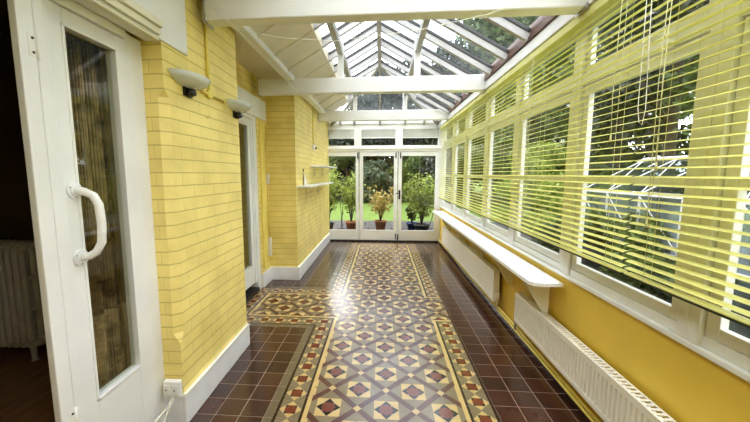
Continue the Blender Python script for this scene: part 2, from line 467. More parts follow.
h = MB(); h.tube([(-1.28,1.265,1.432),(-1.24,1.268,1.428),(-1.205,1.275,1.41),(-1.190,1.282,1.37),(-1.187,1.284,1.29),(-1.192,1.282,1.21),(-1.212,1.275,1.170),(-1.24,1.268,1.152),(-1.28,1.265,1.146)],.0165,14)
h = h.build('grab_rail','white_paint',d)
for z in (1.432,1.146):
    q = MB(); q.tube([(-1.281,1.264,z),(-1.272,1.264,z)],.034,22); q.tube([(-1.273,1.264,z),(-1.267,1.264,z)],.022,18)
    for a in (.5,2.6,4.7): q.tube([(-1.273,1.264+.027*math.cos(a),z+.027*math.sin(a)),(-1.2705,1.264+.027*math.cos(a),z+.027*math.sin(a))],.004,6,mi=1)
    q.build('rail_flange',['white_paint','metal_steel'],h)
def hinge(z, par):
    q = MB(); q.box(-1.258,-1.2535,1.122,1.176,z-.04,z+.04); q.tube([(-1.252,1.151,z-.045),(-1.252,1.151,z+.045)],.005,8)
    for zz in (-.025,.025): q.tube([(-1.254,1.138,z+zz),(-1.2515,1.138,z+zz)],.005,6,mi=1)
    q.build('hinge',['plastic_white','dark_metal'],par)
hinge(1.96,d); hinge(.50,d)

# opened part: white jamb edge to the left
q = MB(); q.box(-1.285,-1.255,1.093,1.150,0,2.205)
o = q.build('trim_3','white_paint',bevel=.004); tag(o,'white door jamb beside the dark open doorway on the left','door jamb',kind='structure')

# ------------------------------------------------------------------ dark side room
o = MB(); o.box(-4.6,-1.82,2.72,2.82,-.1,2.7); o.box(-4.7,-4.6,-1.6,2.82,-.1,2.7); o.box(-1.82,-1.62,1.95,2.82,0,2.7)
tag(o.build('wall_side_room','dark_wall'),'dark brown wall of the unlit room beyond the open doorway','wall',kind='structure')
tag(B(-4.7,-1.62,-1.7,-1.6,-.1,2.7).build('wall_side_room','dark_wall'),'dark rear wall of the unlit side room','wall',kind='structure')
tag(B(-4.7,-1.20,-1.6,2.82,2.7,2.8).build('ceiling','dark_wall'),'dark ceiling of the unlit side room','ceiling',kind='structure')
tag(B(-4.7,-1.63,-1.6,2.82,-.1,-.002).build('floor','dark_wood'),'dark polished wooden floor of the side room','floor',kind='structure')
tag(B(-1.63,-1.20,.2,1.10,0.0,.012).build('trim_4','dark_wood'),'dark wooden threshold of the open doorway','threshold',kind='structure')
# old column radiator
r = thing('column_radiator','old cream cast iron column radiator standing on the dark wooden floor','radiator',(-3.0,2.36,0))
for i in range(11):
    x = -3.42+i*.062
    c_ = MB()
    for yy in (2.28,2.36,2.44):
        c_.tube([(x,yy,.13),(x,yy,.20),(x,yy,.88),(x,yy,.93)],[.014,.022,.022,.014],10)
    c_.tube([(x,2.27,.135),(x,2.36,.115),(x,2.45,.135)],.026,10); c_.tube([(x,2.27,.90),(x,2.32,.945),(x,2.40,.945),(x,2.45,.90)],.026,10)
    c_.tube([(x,2.28,.42),(x,2.44,.42)],.018,8); c_.tube([(x,2.28,.68),(x,2.44,.68)],.018,8)
    c_.build('column','old_radiator',r)
for x in (-3.42,-2.80):
    for yy in (2.29,2.43): MB().tube([(x,yy,0),(x,yy,.02),(x,yy,.13)],[.028,.018,.022],10).build('foot','old_radiator',r)
MB().tube([(-3.45,2.36,.90),(-2.77,2.36,.90)],.02,10).build('header_pipe','old_radiator',r); MB().tube([(-3.45,2.36,.16),(-2.70,2.36,.16)],.02,10).build('header_pipe','old_radiator',r)
q = MB(); q.tube([(-2.72,2.36,.16),(-2.66,2.36,.14),(-2.66,2.36,0)],.016,8); q.tube([(-2.70,2.36,.16),(-2.70,2.36,.22)],.022,10); q.build('valve','metal_steel',r)

# curtains behind the glazed door
def curtain(y0,y1,x,mt,label,amp=.03,fr=9.):
    m = MB(); n = 60; rows=[(.02,1.15),(.8,1.),(2.3,.9)]
    for i in range(n):
        for k in range(2):
            za, sa = rows[k]; zb, sb = rows[k+1]
            def P(i_, z, s_):
                t = i_/n; return (x+amp*s_*math.sin(t*fr*2*PI)+.01*math.sin(t*31+z), y0+(y1-y0)*t, z)
            m.poly([P(i,za,sa),P(i+1,za,sa),P(i+1,zb,sb),P(i,zb,sb)],0,True)
    o = m.build('curtain',mt); tag(o,label,'curtain',group='curtains behind the glazed door'); 
    md = o.modifiers.new('solid','SOLIDIFY'); md.thickness=.003
    return o
curtain(1.30,1.60,-1.42,'curtain_brown','brown patterned curtain hanging behind the left part of the door glass',.028,4)
curtain(1.61,1.98,-1.42,'curtain_tan','plain tan curtain hanging behind the right part of the door glass',.022,4)

# ------------------------------------------------------------------ door 2 in the recess
d = thing('door_2','white framed narrow glazed door in the recess between yellow brick walls','door',(-1.62,3.75,0),kind='structure')
q = MB(); q.box(-1.68,-1.575,3.95,4.05,0.0,2.30); q.box(-1.68,-1.575,3.2,3.30,0,2.30); q.box(-1.68,-1.575,3.3,3.95,2.16,2.30); q.box(-1.66,-1.59,3.92,3.95,.12,2.16)
q.build('door_frame','white_paint',d,bevel=.004)
q = MB(); q.box(-1.65,-1.605,3.85,3.92,.12,2.16); q.box(-1.65,-1.605,3.30,3.40,.12,2.16); q.box(-1.65,-1.605,3.4,3.85,2.07,2.16); q.box(-1.65,-1.605,3.4,3.85,.12,.36)
q.build('door_leaf','white_paint',d,bevel=.003)
B(-1.63,-1.624,3.4,3.85,.36,2.07).build('pane','glass_door',d)
B(-1.70,-1.56,3.30,3.95,0,.05).build('threshold','upvc_black',d)
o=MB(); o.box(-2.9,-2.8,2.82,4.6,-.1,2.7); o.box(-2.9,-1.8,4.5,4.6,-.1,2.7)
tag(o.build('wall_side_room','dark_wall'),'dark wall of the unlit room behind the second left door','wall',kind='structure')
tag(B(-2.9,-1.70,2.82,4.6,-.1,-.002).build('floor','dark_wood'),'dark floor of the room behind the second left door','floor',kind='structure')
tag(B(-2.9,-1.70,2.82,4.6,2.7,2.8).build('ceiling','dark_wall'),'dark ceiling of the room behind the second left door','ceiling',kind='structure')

# ------------------------------------------------------------------ right dwarf wall
tag(B(XR,XR+.16,YN,7.24,0,.785).build('wall_right','yellow_plaster'),'smooth mustard yellow dwarf wall below the right hand windows','wall',kind='structure')
tag(B(XR-.012,XR,YN,7.16,0,.06).build('baseboard_right','tile_darkline'),'dark low skirting at the foot of the yellow right wall','skirting',kind='structure')
o = MB(); o.box(XR-.016,XR+.06,YN,7.2,.786,.812)
o.build('x','white_paint',bevel=.004); o = bpy.data.objects['x']; o.name='trim_6'; tag(o,'long white ledge board under the right hand windows','ledge',kind='structure')

# end wall behind the camera
tag(B(-1.7,1.5,YN-.1,YN,0,3.4).build('wall_front','yellow_plaster'),'plain yellow end wall opposite the garden doors','wall',kind='structure')

# windows right: bays
centers = [-1.44,-.50,.44,1.385,2.31,3.27,4.18,5.17,6.06,7.08]
X0, X1 = 1.285, 1.338
idx = 1
place = ['behind the camera','behind the camera, second','nearest the camera at the right edge','large one showing dark tree and sky','beside the near end of the white shelf','fourth from the garden doors','third from the garden doors','second from the garden doors','next to the garden doors']
for k in range(len(centers)-1):
    a, b = centers[k], centers[k+1]
    wn = thing('window_%d'%idx, 'white framed side window with top light, %s' % place[k], 'window', (1.32,(a+b)/2,.8), kind='structure'); 
    hw = .05
    q = MB()
    # posts (half each side), sill rail, head, transom
    q.box(X0-.015,X1+.01,a,a+hw,.813,2.46); q.box(X0-.015,X1+.01,b-hw,b,.813,2.46)
    q.box(X0,X1,a+hw,b-hw,.813,.86); q.box(X0-.01,X1,a+hw,b-hw,2.06,2.13); q.box(X0,X1,a+hw,b-hw,2.43,2.46)
    q.build('window_frame','white_paint',wn,bevel=.004)
    i0, i1 = a+hw+.004, b-hw-.004
    # casement below and above
    c2 = MB(); st=.052
    c2.box(X0+.005,X1-.015,i0,i0+st,.862,2.058); c2.box(X0+.005,X1-.015,i1-st,i1,.862,2.058)
    c2.box(X0+.005,X1-.015,i0+st,i1-st,.862,.912); c2.box(X0+.005,X1-.015,i0+st,i1-st,2.0,2.058)
    c2.box(X0+.005,X1-.015,i0+st,i1-st,1.45,1.485)
    cs = c2.build('casement','white_paint',wn,bevel=.003)
    B(1.318,1.322,i0+st,i1-st,.912,1.45).build('pane','glass_clear',cs); B(1.318,1.322,i0+st,i1-st,1.485,2.0).build('pane','glass_clear',cs)
    c3 = MB(); c3.box(X0+.005,X1-.015,i0,i0+st*.7,2.132,2.428); c3.box(X0+.005,X1-.015,i1-st*.7,i1,2.132,2.428)
    c3.box(X0+.005,X1-.015,i0+st*.7,i1-st*.7,2.132,2.175); c3.box(X0+.005,X1-.015,i0+st*.7,i1-st*.7,2.40,2.428)
    cs = c3.build('top_light','white_paint',wn,bevel=.003)
    B(1.318,1.322,i0+st*.7,i1-st*.7,2.175,2.40).build('pane','glass_clear',cs)
    idx += 1

# plate on top of the right windows, brown gutter timber
tag(B(1.17,1.36,YN,7.2,2.462,2.555).build('trim_7','white_beam',bevel=.006),'white wall plate running above the right hand windows','beam',kind='structure')
o = MB(); o.box(1.155,1.30,YN,7.2,2.556,2.60); o.box(1.157,1.20,YN,7.2,2.60,2.665)
tag(o.build('trim_8','brown_timber',bevel=.004),'dark brown timber strip at the foot of the roof glazing','trim',kind='structure')

# ------------------------------------------------------------------ white sill shelf
sh = thing('window_shelf','long white shelf with bracket supports under the right hand windows','shelf',(1.16,4.5,.74))
q = MB(); n=7
pts = [(1.258,2.27),(1.10,2.27),(1.06,2.285),(1.04,2.32),(1.04,6.75),(1.258,6.75)]
zt, zb = .747, .722
q.poly([(x,y,zt) for x,y in pts][::-1]); q.poly([(x,y,zb) for x,y in pts])
for i in range(len(pts)):
    a, b = pts[i], pts[(i+1)%len(pts)]
    q.poly([(a[0],a[1],zb),(a[0],a[1],zt),(b[0],b[1],zt),(b[0],b[1],zb)])
q.build('shelf_board','sill_white',sh,bevel=.003)
for y in (2.46,3.15,4.05,4.95,5.85):
    q = MB()
    tri = [(1.258,.722),(1.07,.722),(1.07,.70),(1.23,.44),(1.258,.43)]
    for dy in (-.012,.012): q.poly([(x,y+dy,z) for x,z in (tri if dy>0 else tri[::-1])])
    for i in range(5):
        a,b = tri[i],tri[(i+1)%5]; q.poly([(a[0],y-.012,a[1]),(b[0],y-.012,b[1]),(b[0],y+.012,b[1]),(a[0],y+.012,a[1])])
    q.build('bracket','cream_trim' if y>2.6 else 'sill_white',sh)

# ------------------------------------------------------------------ panel radiators
def panel_rad(y0,y1,z0,z1,label,pitch=.033,ribs=True):
    r = thing('panel_radiator',label,'radiator',(1.22,(y0+y1)/2,z0),group='panel radiators on the right wall')
    m = MB(); xf, xb = 1.185, 1.245
    n = int((y1-y0)/pitch); e = .012
    # corrugated front
    prof = []
    for i in range(n):
        ya = y0+(y1-y0)*i/n; w_ = (y1-y0)/n
        prof += [(xf,ya),(xf,ya+w_*.55),(xf+(.009 if ribs else .0035),ya+w_*.68),(xf+(.009 if ribs else .0035),ya+w_*.87)]
    prof.append((xf,y1))
    zt, zb = z1-.035, z0+.03
    for a,b in zip(prof[:-1],prof[1:]): m.poly([(a[0],a[1],zb),(a[0],a[1],zt),(b[0],b[1],zt),(b[0],b[1],zb)])
    m.box(xf-.002,xb-.03,y0-.004,y1+.004,zt,z1-.004); m.box(xf-.002,xb-.03,y0-.004,y1+.004,z0,zb)
    m.box(xf+.0095,xb-.03,y0,y1,zb,zt)
    m.build('panel','radiator_white',r)
    g = MB(); g.box(xf-.004,xf+.006,y0,y1,z1-.006,z1+.004); g.box(xb-.008,xb,y0,y1,z1-.006,z1+.004)
    k = int((y1-y0)/.03)
    for i in range(k): yy = y0+(y1-y0)*(i+.5)/k; g.box(xf+.006,xb-.008,yy-.007,yy+.007,z1-.004,z1+.002)
    g.build('top_grille','radiator_white',r)
    for yy in (y0,y1): B(xf-.003,xb,yy-.006,yy+.006,z0+.005,z1).build('side_cap','radiator_white',r,bevel=.003)
    for yy in (y0+.25,y1-.25): B(xb-.02,XR-.001,yy-.02,yy+.02,z0+.05,z1-.05).build('wall_bracket','metal_steel',r)
    v = MB(); v.tube([(1.215,y0-.005,z0+.05),(1.215,y0-.05,z0+.05),(1.215,y0-.05,.10)],.009,8); v.tube([(1.215,y0-.05,z0+.03),(1.215,y0-.05,z0+.11)],[.018,.021],12)
    v.build('valve','radiator_white',r)
    v = MB(); v.tube([(1.215,y1+.005,z0+.05),(1.215,y1+.045,z0+.05),(1.215,y1+.045,.10)],.009,8); v.tube([(1.215,y1+.045,z0+.02),(1.215,y1+.045,z0+.08)],.014,10); v.build('lockshield_valve','metal_steel',r)
    return r
panel_rad(1.02,2.86,.20,.46,'long white ribbed panel radiator nearest the camera on the yellow wall')
panel_rad(3.42,6.38,.155,.485,'flatter white panel radiator under the far end of the shelf',.05,False)
p = MB(); p.tube([(1.245,YN,.095),(1.245,7.1,.095)],.011,8); p.tube([(1.25,YN,.055),(1.25,7.1,.055)],.011,8)
tag(p.build('heating_pipe','yellow_gloss'),'pair of yellow painted pipes running along the foot of the right wall','pipe')

# ------------------------------------------------------------------ venetian blinds
def blind(y0,y1,label,cords):
    b = thing('venetian_blind',label,'blind',(1.20,(y0+y1)/2,1.0),group='venetian blinds along the right hand windows')
    xc = 1.205; W=.030
    B(xc-.026,xc+.026,y0,y1,2.405,2.455).build('head_rail','slat_yellow',b,bevel=.003)
    m = MB(); n = 37; z0=1.045; z1=2.375
    tilt = math.radians(12)
    for i in range(n):
        z = z0+(z1-z0)*i/(n-1)
        a = random.uniform(-.02,.02)
        pr=[]
        for t,(cz) in ((-1,0),(-.5,.0022),(0,.003),(.5,.0022),(1,0)):
            pr.append((xc+t*W/2, z+cz+math.tan(tilt+a)*t*W/2))
        dz = random.uniform(-.0015,.0015)
        for (p,q) in zip(pr[:-1],pr[1:]):
            m.poly([(p[0],y0,p[1]),(q[0],y0,q[1]),(q[0],y1,q[1]+dz),(p[0],y1,p[1]+dz)],0,True)
            m.poly([(p[0],y0,p[1]-.0012),(p[0],y1,p[1]+dz-.0012),(q[0],y1,q[1]+dz-.0012),(q[0],y0,q[1]-.0012)],0,True)
        m.poly([(pr[0][0],y0,pr[0][1]),(pr[0][0],y1,pr[0][1]+dz),(pr[0][0],y1,pr[0][1]+dz-.0012),(pr[0][0],y0,pr[0][1]-.0012)])
    m.build('slats','slat_yellow',b)
    rl=B(xc-.018,xc+.018,y0,y1,1.012,1.022).build('bottom_rail','slat_yellow',b,bevel=.003); B(xc-.0185,xc+.018,y0,y1,1.004,1.011).build('rail_edge','rail_black',rl)
    k = max(2,round((y1-y0)/.6))
    for i in range(k):
        y = y0+.12+(y1-y0-.24)*i/(k-1)
        for dx in (-W/2-.001,W/2+.001): MB().tube([(xc+dx,y,1.01),(xc+dx,y,2.41)],.0011,5).build('ladder_cord','cord_cream',b)
    for (y,zb) in cords:
        c = MB(); c.tube([(xc-.03,y,2.42),(xc-.031,y+.01,1.9),(xc-.03,y,zb)],.0016,5); c.tube([(xc-.03,y,zb),(xc-.03,y,zb-.035)],[.003,.006],8)
        c.build('pull_cord','cord_cream',b)
    return b
bl1=blind(-.4,1.645,'yellow green venetian blind nearest the camera at the right edge',[(1.5,1.55),(1.52,1.3)])
MB().tube([(1.168,1.665-.03,2.38),(1.166,1.625,2.05),(1.165,1.62,1.80),(1.164,1.605,1.735),(1.164,1.585,1.72),(1.165,1.575,1.79),(1.166,1.59,2.05),(1.168,1.61,2.38)],.0017,6).build('cord_loop','plastic_white',bl1)
blind(1.665,4.35,'yellow green venetian blind over the middle windows above the shelf',[(1.80,1.7),(2.75,1.35),(2.78,1.2)])
blind(4.37,6.95,'yellow green venetian blind at the garden end of the row',[(4.5,1.5),(5.6,1.4)])

# ------------------------------------------------------------------ garden end: doors and transom windows
fr = MB(); Y0f,Y1f = 7.17,7.25
XLm, XRm = -1.27, 1.245
fr.box(XLm,XRm,Y0f-.01,Y1f,1.985,2.08)                  # transom rail
fr.box(XLm,XRm,Y0f-.03,Y1f,2.035,2.06)
fr.box(XLm,XRm,Y0f,Y1f,2.49,2.57)
fr.box(XLm-.04,XLm+.02,Y0f,Y1f,0,2.57); fr.box(XRm-.02,XRm+.10,Y0f,Y1f,0,2.57)
fr.box(XLm,XRm,Y0f,Y1f,0,.02)
for x in (-.53,.36): fr.box(x-.045,x+.045,Y0f+.005,Y1f,2.08,2.49)
o = fr.build('wall_back','white_paint',bevel=.004); tag(o,'white timber glazed end wall framing the garden doors','wall',kind='structure')
o = B(XLm,XRm,7.14,7.18,.0,.03).build('trim_9','upvc_black'); tag(o,'black threshold strip below the garden doors','threshold',kind='structure')
xs = [-1.25,-.575,-.485,.315,.405,1.225]
for i,(a,b,pl) in enumerate(((xs[0],xs[1],'left'),(xs[2],xs[3],'middle'),(xs[4],xs[5],'right'))):
    wn = thing('window_%d'%(idx+i),'white framed transom window above the %s garden door'%pl,'window',((a+b)/2,7.2,2.08),kind='structure')
    q=MB(); t=.035; q.box(a,b,7.17,7.22,2.08,2.08+t); q.box(a,b,7.17,7.22,2.49-t,2.49); q.box(a,a+t,7.17,7.22,2.08+t,2.49-t); q.box(b-t,b,7.17,7.22,2.08+t,2.49-t)
    q.build('window_frame','white_paint',wn,bevel=.003); B(a+t,b-t,7.198,7.202,2.08+t,2.49-t).build('pane','glass_clear',wn)
    rb = thing('pleated_blind','pale grey blind half drawn in the %s transom window'%pl,'blind',((a+b)/2,7.16,2.44),group='half drawn blinds in the transom windows')
    q=MB(); 
    for k in range(8):
        z=2.455-k*.022
        q.poly([(a+t,7.150,z),(b-t,7.150,z),(b-t,7.160,z-.011),(a+t,7.160,z-.011)]); q.poly([(a+t,7.160,z-.011),(b-t,7.160,z-.011),(b-t,7.150,z-.022),(a+t,7.150,z-.022)])
    q.build('blind_fabric','blind_fabric',rb); B(a+t,b-t,7.146,7.164,2.265,2.28).build('bottom_bar','white_paint',rb)
# door leaves
def leaf(n,a,b,label,st=.075,hinges=(),handle=None):
    d = thing('door_%d'%n,label,'door',((a+b)/2,7.2,0),kind='structure')
    q=MB(); q.box(a,a+st,7.175,7.225,.03,1.98); q.box(b-st,b,7.175,7.225,.03,1.98); q.box(a+st,b-st,7.175,7.225,1.90,1.98); q.box(a+st,b-st,7.175,7.225,.03,.245)
    q.box(a+st,a+st+.012,7.168,7.2,.245,1.90); q.box(b-st-.012,b-st,7.168,7.2,.245,1.90); q.box(a+st+.012,b-st-.012,7.168,7.2,1.888,1.90); q.box(a+st+.012,b-st-.012,7.168,7.2,.245,.257)
    q.build('door_leaf','white_paint',d,bevel=.003)
    B(a+st,b-st,7.198,7.203,.245,1.90).build('pane','glass_clear',d)
    for x,z in hinges: MB().box(x-.012,x+.012,7.165,7.176,z-.06,z+.06).tube([(x,7.163,z-.065),(x,7.163,z+.065)],.009,8).build('bolt','dark_metal',d)
    if handle:
        x,z = handle; q=MB(); q.box(x-.018,x+.018,7.166,7.176,z-.10,z+.10); q.tube([(x,7.17,z+.03),(x,7.13,z+.03),(x-.02,7.125,z+.03),(x-.09,7.125,z+.025)],.008,8); q.build('handle','upvc_black',d,bevel=.002)
leaf(3,-1.25,-.515,'left fixed white glazed door panel of the garden end',.05,[(-.53,1.90)])
leaf(4,-.495,.34,'middle white glazed garden door showing the terracotta pot',.07,[(.30,1.90),(.31,.12)])
leaf(5,.355,1.225,'right white glazed garden door with black lever handle',.065,[(.40,1.90),(.36,.10)],(.385,1.05))

# ------------------------------------------------------------------ roof
rf = thing('ceiling','white timber roof frame with glass panes and cream boarded lower left slope','roof',(0,3,2.7),kind='structure')
def slope(x): return RZ - SL*abs(x-RX)
XE_R, XE_L = 1.22, -1.12
HY = 5.5
XB = -.667
m = MB(); m.box(RX-.025,RX+.025,YN,HY+.02,RZ-.10,RZ+.03); m.build('ridge_beam','rafter_paint',rf)
ys = [HY-.446*k for k in range(0,16)]
for y in ys:
    if y < YN: continue
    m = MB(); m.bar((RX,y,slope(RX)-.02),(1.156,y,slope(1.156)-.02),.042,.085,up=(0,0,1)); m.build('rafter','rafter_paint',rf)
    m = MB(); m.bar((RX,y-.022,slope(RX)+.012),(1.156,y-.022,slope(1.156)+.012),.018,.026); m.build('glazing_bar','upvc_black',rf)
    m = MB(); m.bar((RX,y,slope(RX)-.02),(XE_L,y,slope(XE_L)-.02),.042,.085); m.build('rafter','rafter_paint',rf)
    m = MB(); m.bar((RX,y-.022,slope(RX)+.012),(XB,y-.022,slope(XB)+.012),.018,.026); m.build('glazing_bar','upvc_black',rf)
# panes per bay
def quad(mb,p): mb.poly(p)
for y in ys:
    ya, yb = y-.446+.02, y-.02
    if ya < YN-.2: continue
    e=.015
    MB().poly([(RX+.02,ya,slope(RX)+e),(XE_R+.06,ya,slope(XE_R+.06)+e),(XE_R+.06,yb,slope(XE_R+.06)+e),(RX+.02,yb,slope(RX)+e)]).build('pane','glass_roof',rf)
    MB().poly([(RX-.02,yb,slope(RX)+e),(XB,yb,slope(XB)+e),(XB,ya,slope(XB)+e),(RX-.02,ya,slope(RX)+e)]).build('pane','glass_roof',rf)
# hip end: far corners
RC = (XE_R, 7.2, slope(XE_R)); LC=(XE_L,7.2,slope(XE_R)); AP=(RX,HY,RZ)
for c_ in (RC,LC):
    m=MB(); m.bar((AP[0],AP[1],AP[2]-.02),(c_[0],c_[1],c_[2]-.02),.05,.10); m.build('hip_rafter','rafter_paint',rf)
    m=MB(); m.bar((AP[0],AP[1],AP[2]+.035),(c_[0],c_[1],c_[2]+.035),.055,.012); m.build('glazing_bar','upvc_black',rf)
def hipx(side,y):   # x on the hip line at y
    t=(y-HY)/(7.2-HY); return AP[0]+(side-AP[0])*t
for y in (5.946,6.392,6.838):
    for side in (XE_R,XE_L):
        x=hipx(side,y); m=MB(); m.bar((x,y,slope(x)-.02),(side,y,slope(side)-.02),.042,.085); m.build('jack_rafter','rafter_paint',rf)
        if side>0: m=MB(); m.bar((x,y-.022,slope(x)+.012),(side,y-.022,slope(side)+.012),.018,.026); m.build('glazing_bar','upvc_black',rf)
hz=lambda y: RZ+(slope(XE_R)-RZ)*(y-HY)/(7.2-HY)
for x in (-.60,-.05,.48,.88,-.9):
    t = abs(x-RX)/( (XE_R-RX) if x>RX else (RX-XE_L)); y=HY+(7.2-HY)*t
    m=MB(); m.bar((x,y,hz(y)-.015),(x,7.2,hz(7.2)-.015),.04,.07); m.build('jack_rafter','rafter_paint',rf)
    m=MB(); m.bar((x,y,hz(y)+.028),(x,7.2,hz(7.2)+.028),.046,.012); m.build('glazing_bar','upvc_black',rf)
e=.02
MB().poly([(AP[0],AP[1],AP[2]+e),(LC[0],LC[1],LC[2]+e),(RC[0],RC[1],RC[2]+e)]).build('hip_pane','glass_roof',rf)
MB().poly([(AP[0],AP[1],AP[2]+e),(RC[0],RC[1],RC[2]+e),(RC[0]+.06,HY,slope(XE_R+.06)+e)]).build('hip_pane','glass_roof',rf)
MB().poly([(AP[0],AP[1],AP[2]+e),(XB,HY,slope(XB)+e),(XB,hipy:=HY+1.7*(RX-XB)/(RX-XE_L),slope(XB)+e)]).build('hip_pane','glass_roof',rf)
# boarded lower left slope + flat soffit over the recess
m=MB()
XS=-1.10
dz=-.075
for (ya_,yb_) in [(y_-.446+.004,y_-.004) for y_ in [HY-.446*k_ for k_ in range(-2,16)]]:
    m.hexa([(XB,ya_,slope(XB)+dz),(XB,yb_,slope(XB)+dz),(XS,yb_,slope(XS)+dz),(XS,ya_,slope(XS)+dz),(XB,ya_,slope(XB)+.06),(XB,yb_,slope(XB)+.06),(XS,yb_,slope(XS)+.06),(XS,ya_,slope(XS)+.06)])
    m.hexa([(XB,yb_-.02,slope(XB)+dz-.014),(XB,yb_+.02,slope(XB)+dz-.014),(XS,yb_+.02,slope(XS)+dz-.014),(XS,yb_-.02,slope(XS)+dz-.014),(XB,yb_-.02,slope(XB)+dz),(XB,yb_+.02,slope(XB)+dz),(XS,yb_+.02,slope(XS)+dz),(XS,yb_-.02,slope(XS)+dz)])
m.build('sloping_board','cream_board',rf)
m=MB(); m.box(-1.85,-1.14,1.9,4.5,2.70,2.75); m.build('soffit_board','cream_board',rf)
m=MB(); m.box(-1.35,-1.12,4.4,7.24,2.70,2.75); m.box(-1.35,-1.12,YN,1.95,2.70,2.75); m.build('soffit_board','cream_board',rf)
m=MB(); m.box(-1.15,-1.05,YN,7.2,2.60,2.70); m.build('wall_plate','white_beam',rf,bevel=.008)
for x in (-.50,.40):
    m=MB(); m.box(x-.03,x+.03,YN,6.25,slope(x)-.15,slope(x)-.065); m.build('purlin','rafter_paint',rf)
m=MB(); m.box(XE_L-.1,XE_R+.1,7.14,7.26,2.57,2.63); m.build('end_plate','white_beam',rf)

# tie beams with queen posts
for (y,pl,z0,z1) in ((2.13,'nearest the camera, cut by the top of the photo',2.455,2.74),(4.0,'second from the camera',2.455,2.63),(6.08,'closest to the garden doors',2.465,2.645)):
    xl = -1.12 if y<2.5 else (-1.50 if y<4.4 else XL)
    t = thing('tie_beam','white painted timber roof beam, '+pl,'beam',(0,y,z0),group='white roof tie beams')
    B(xl,1.20,y-.05,y+.05,z0,z1).build('beam','white_beam',t,bevel=.008)
    for x in (-.50,.40):
        B(x-.035,x+.035,y-.035,y+.035,z1,slope(x)-.01).build('queen_post','white_beam',t,bevel=.004)
    MB().box(xl-.002,xl+.006,y-.058,y+.058,z0-.012,z1+.01).tube([(xl+.006,y-.056,z0+.03),(xl+.006,y-.062,z0+.03)],.010,8).build('iron_plate','metal_steel',t)
    MB().box(1.16,1.19,y-.056,y+.056,z0-.012,z0+.025).build('iron_plate','metal_steel',t)

# ------------------------------------------------------------------ fittings on left wall
def sconce(y,z,label):
    t = thing('wall_light',label,'wall light',(XL,y,z),group='glass bowl wall lights on the yellow pier')
    m = MB(); n=26; i0=0
    # shallow half bowl, long along Y
    prof=[(0.0,-.042),(.35,-.040),(.62,-.030),(.84,-.010),(1.0,.022),(.965,.022),(.80,-.005),(.58,-.024),(.3,-.034),(0,-.036)]
    a_, b_ = .12, .175
    for (r_,h_) in prof:
        for j in range(n+1):
            th=-PI/2+PI*j/n; m.v.append((XL+.004+a_*r_*math.cos(th), y+b_*r_*math.sin(th), z+h_+.0))
    for k in range(len(prof)-1):
        for j in range(n):
            m.f.append([k*(n+1)+j,k*(n+1)+j+1,(k+1)*(n+1)+j+1,(k+1)*(n+1)+j]); m.mi.append(0); m.sm.append(True)
    m.build('glass_shade','glass_bowl',t)
    MB().box(XL,XL+.012,y-.04,y+.04,z-.09,z-.02).tube([(XL+.004,y,z-.07),(XL+.05,y,z-.068)],[.026,.02],12).build('mount','dark_metal',t)
    MB().tube([(XL+.05,y,z-.045),(XL+.05,y,z-.02),(XL+.05,y,z+.0)],[.012,.022,.012],10).build('bulb','plastic_white',t)
sconce(1.95,2.055,'glass bowl wall light nearer the camera on the yellow brick')
sconce(2.60,2.035,'glass bowl wall light at the far edge of the near yellow pier')
p=MB(); p.tube([(XL+.012,2.19,2.72),(XL+.012,2.19,2.03)],.010,8); p.tube([(XL+.012,2.10,2.035),(XL+.012,2.19,2.035),(XL+.012,2.42,2.035)],.010,8); p.tube([(XL+.002,2.19,2.035),(XL+.026,2.19,2.035)],.028,14); p.tube([(XL+.002,2.40,2.035),(XL+.022,2.40,2.035)],.016,10)
tag(p.build('conduit','yellow_gloss'),'yellow painted conduit with round junction box between the wall lights','conduit')
# small hook on near pier
tag(MB().tube([(XL,2.16,1.875),(XL+.02,2.16,1.875),(XL+.022,2.16,1.90)],.003,6).build('wall_hook','yellow_gloss'),'tiny yellow hook on the brick below the conduit box','hook')
# double socket box at foot of pier
t=thing('socket_box','white plastic twin junction box on the skirting of the near pier','socket',(XL-.04,1.69,.24))
B(-1.265,-1.165,1.678,1.712,.205,.30).build('box_body','plastic_white',t,bevel=.006)
MB().box(-1.258,-1.22,1.672,1.678,.225,.28).box(-1.21,-1.172,1.672,1.678,.225,.28).build('cover','plastic_white',t,bevel=.002)
for xx in (-1.24,-1.19): MB().tube([(xx,1.668,.252),(xx,1.674,.252)],.004,6).build('screw','dark_metal',t)
p=MB(); p.tube([(-1.20,1.675,.205),(-1.20,1.668,.198),(-1.22,1.62,.12),(-1.215,1.56,.05),(-1.2,1.5,.012),(-1.2,1.3,.012)],.005,6); p.tube([(-1.165,1.70,.21),(-1.15,1.72,.197),(-1.148,1.9,.197),(-1.148,2.64,.199)],.004,6)
tag(p.build('cable','cable_white'),'white cable running from the junction box along the skirting top','cable')
p=MB(); p.tube([(-1.21,1.675,.21),(-1.20,1.62,.185),(-1.21,1.50,.17),(-1.23,1.46,.16)],.004,6)
tag(p.build('cable','cable_white'),'loose white cable end beside the near door frame','cable')

# things on the recess wall
o=B(-1.57,-1.535,4.335,4.375,1.36,1.50).build('thermostat','plastic_white',bevel=.005); tag(o,'small white control box on the yellow recess wall','switch')
o=B(-1.57,-1.53,4.33,4.38,.36,.62).build('junction_box','plastic_white',bevel=.005); tag(o,'tall narrow white box low on the yellow recess wall','box')
p=MB(); p.tube([(-1.555,4.355,1.36),(-1.555,4.355,.62)],.009,8); p.tube([(-1.555,4.33,2.15),(-1.555,4.33,1.5)],.009,8)
tag(p.build('conduit','yellow_gloss'),'yellow painted conduit joining the white boxes in the recess','conduit')
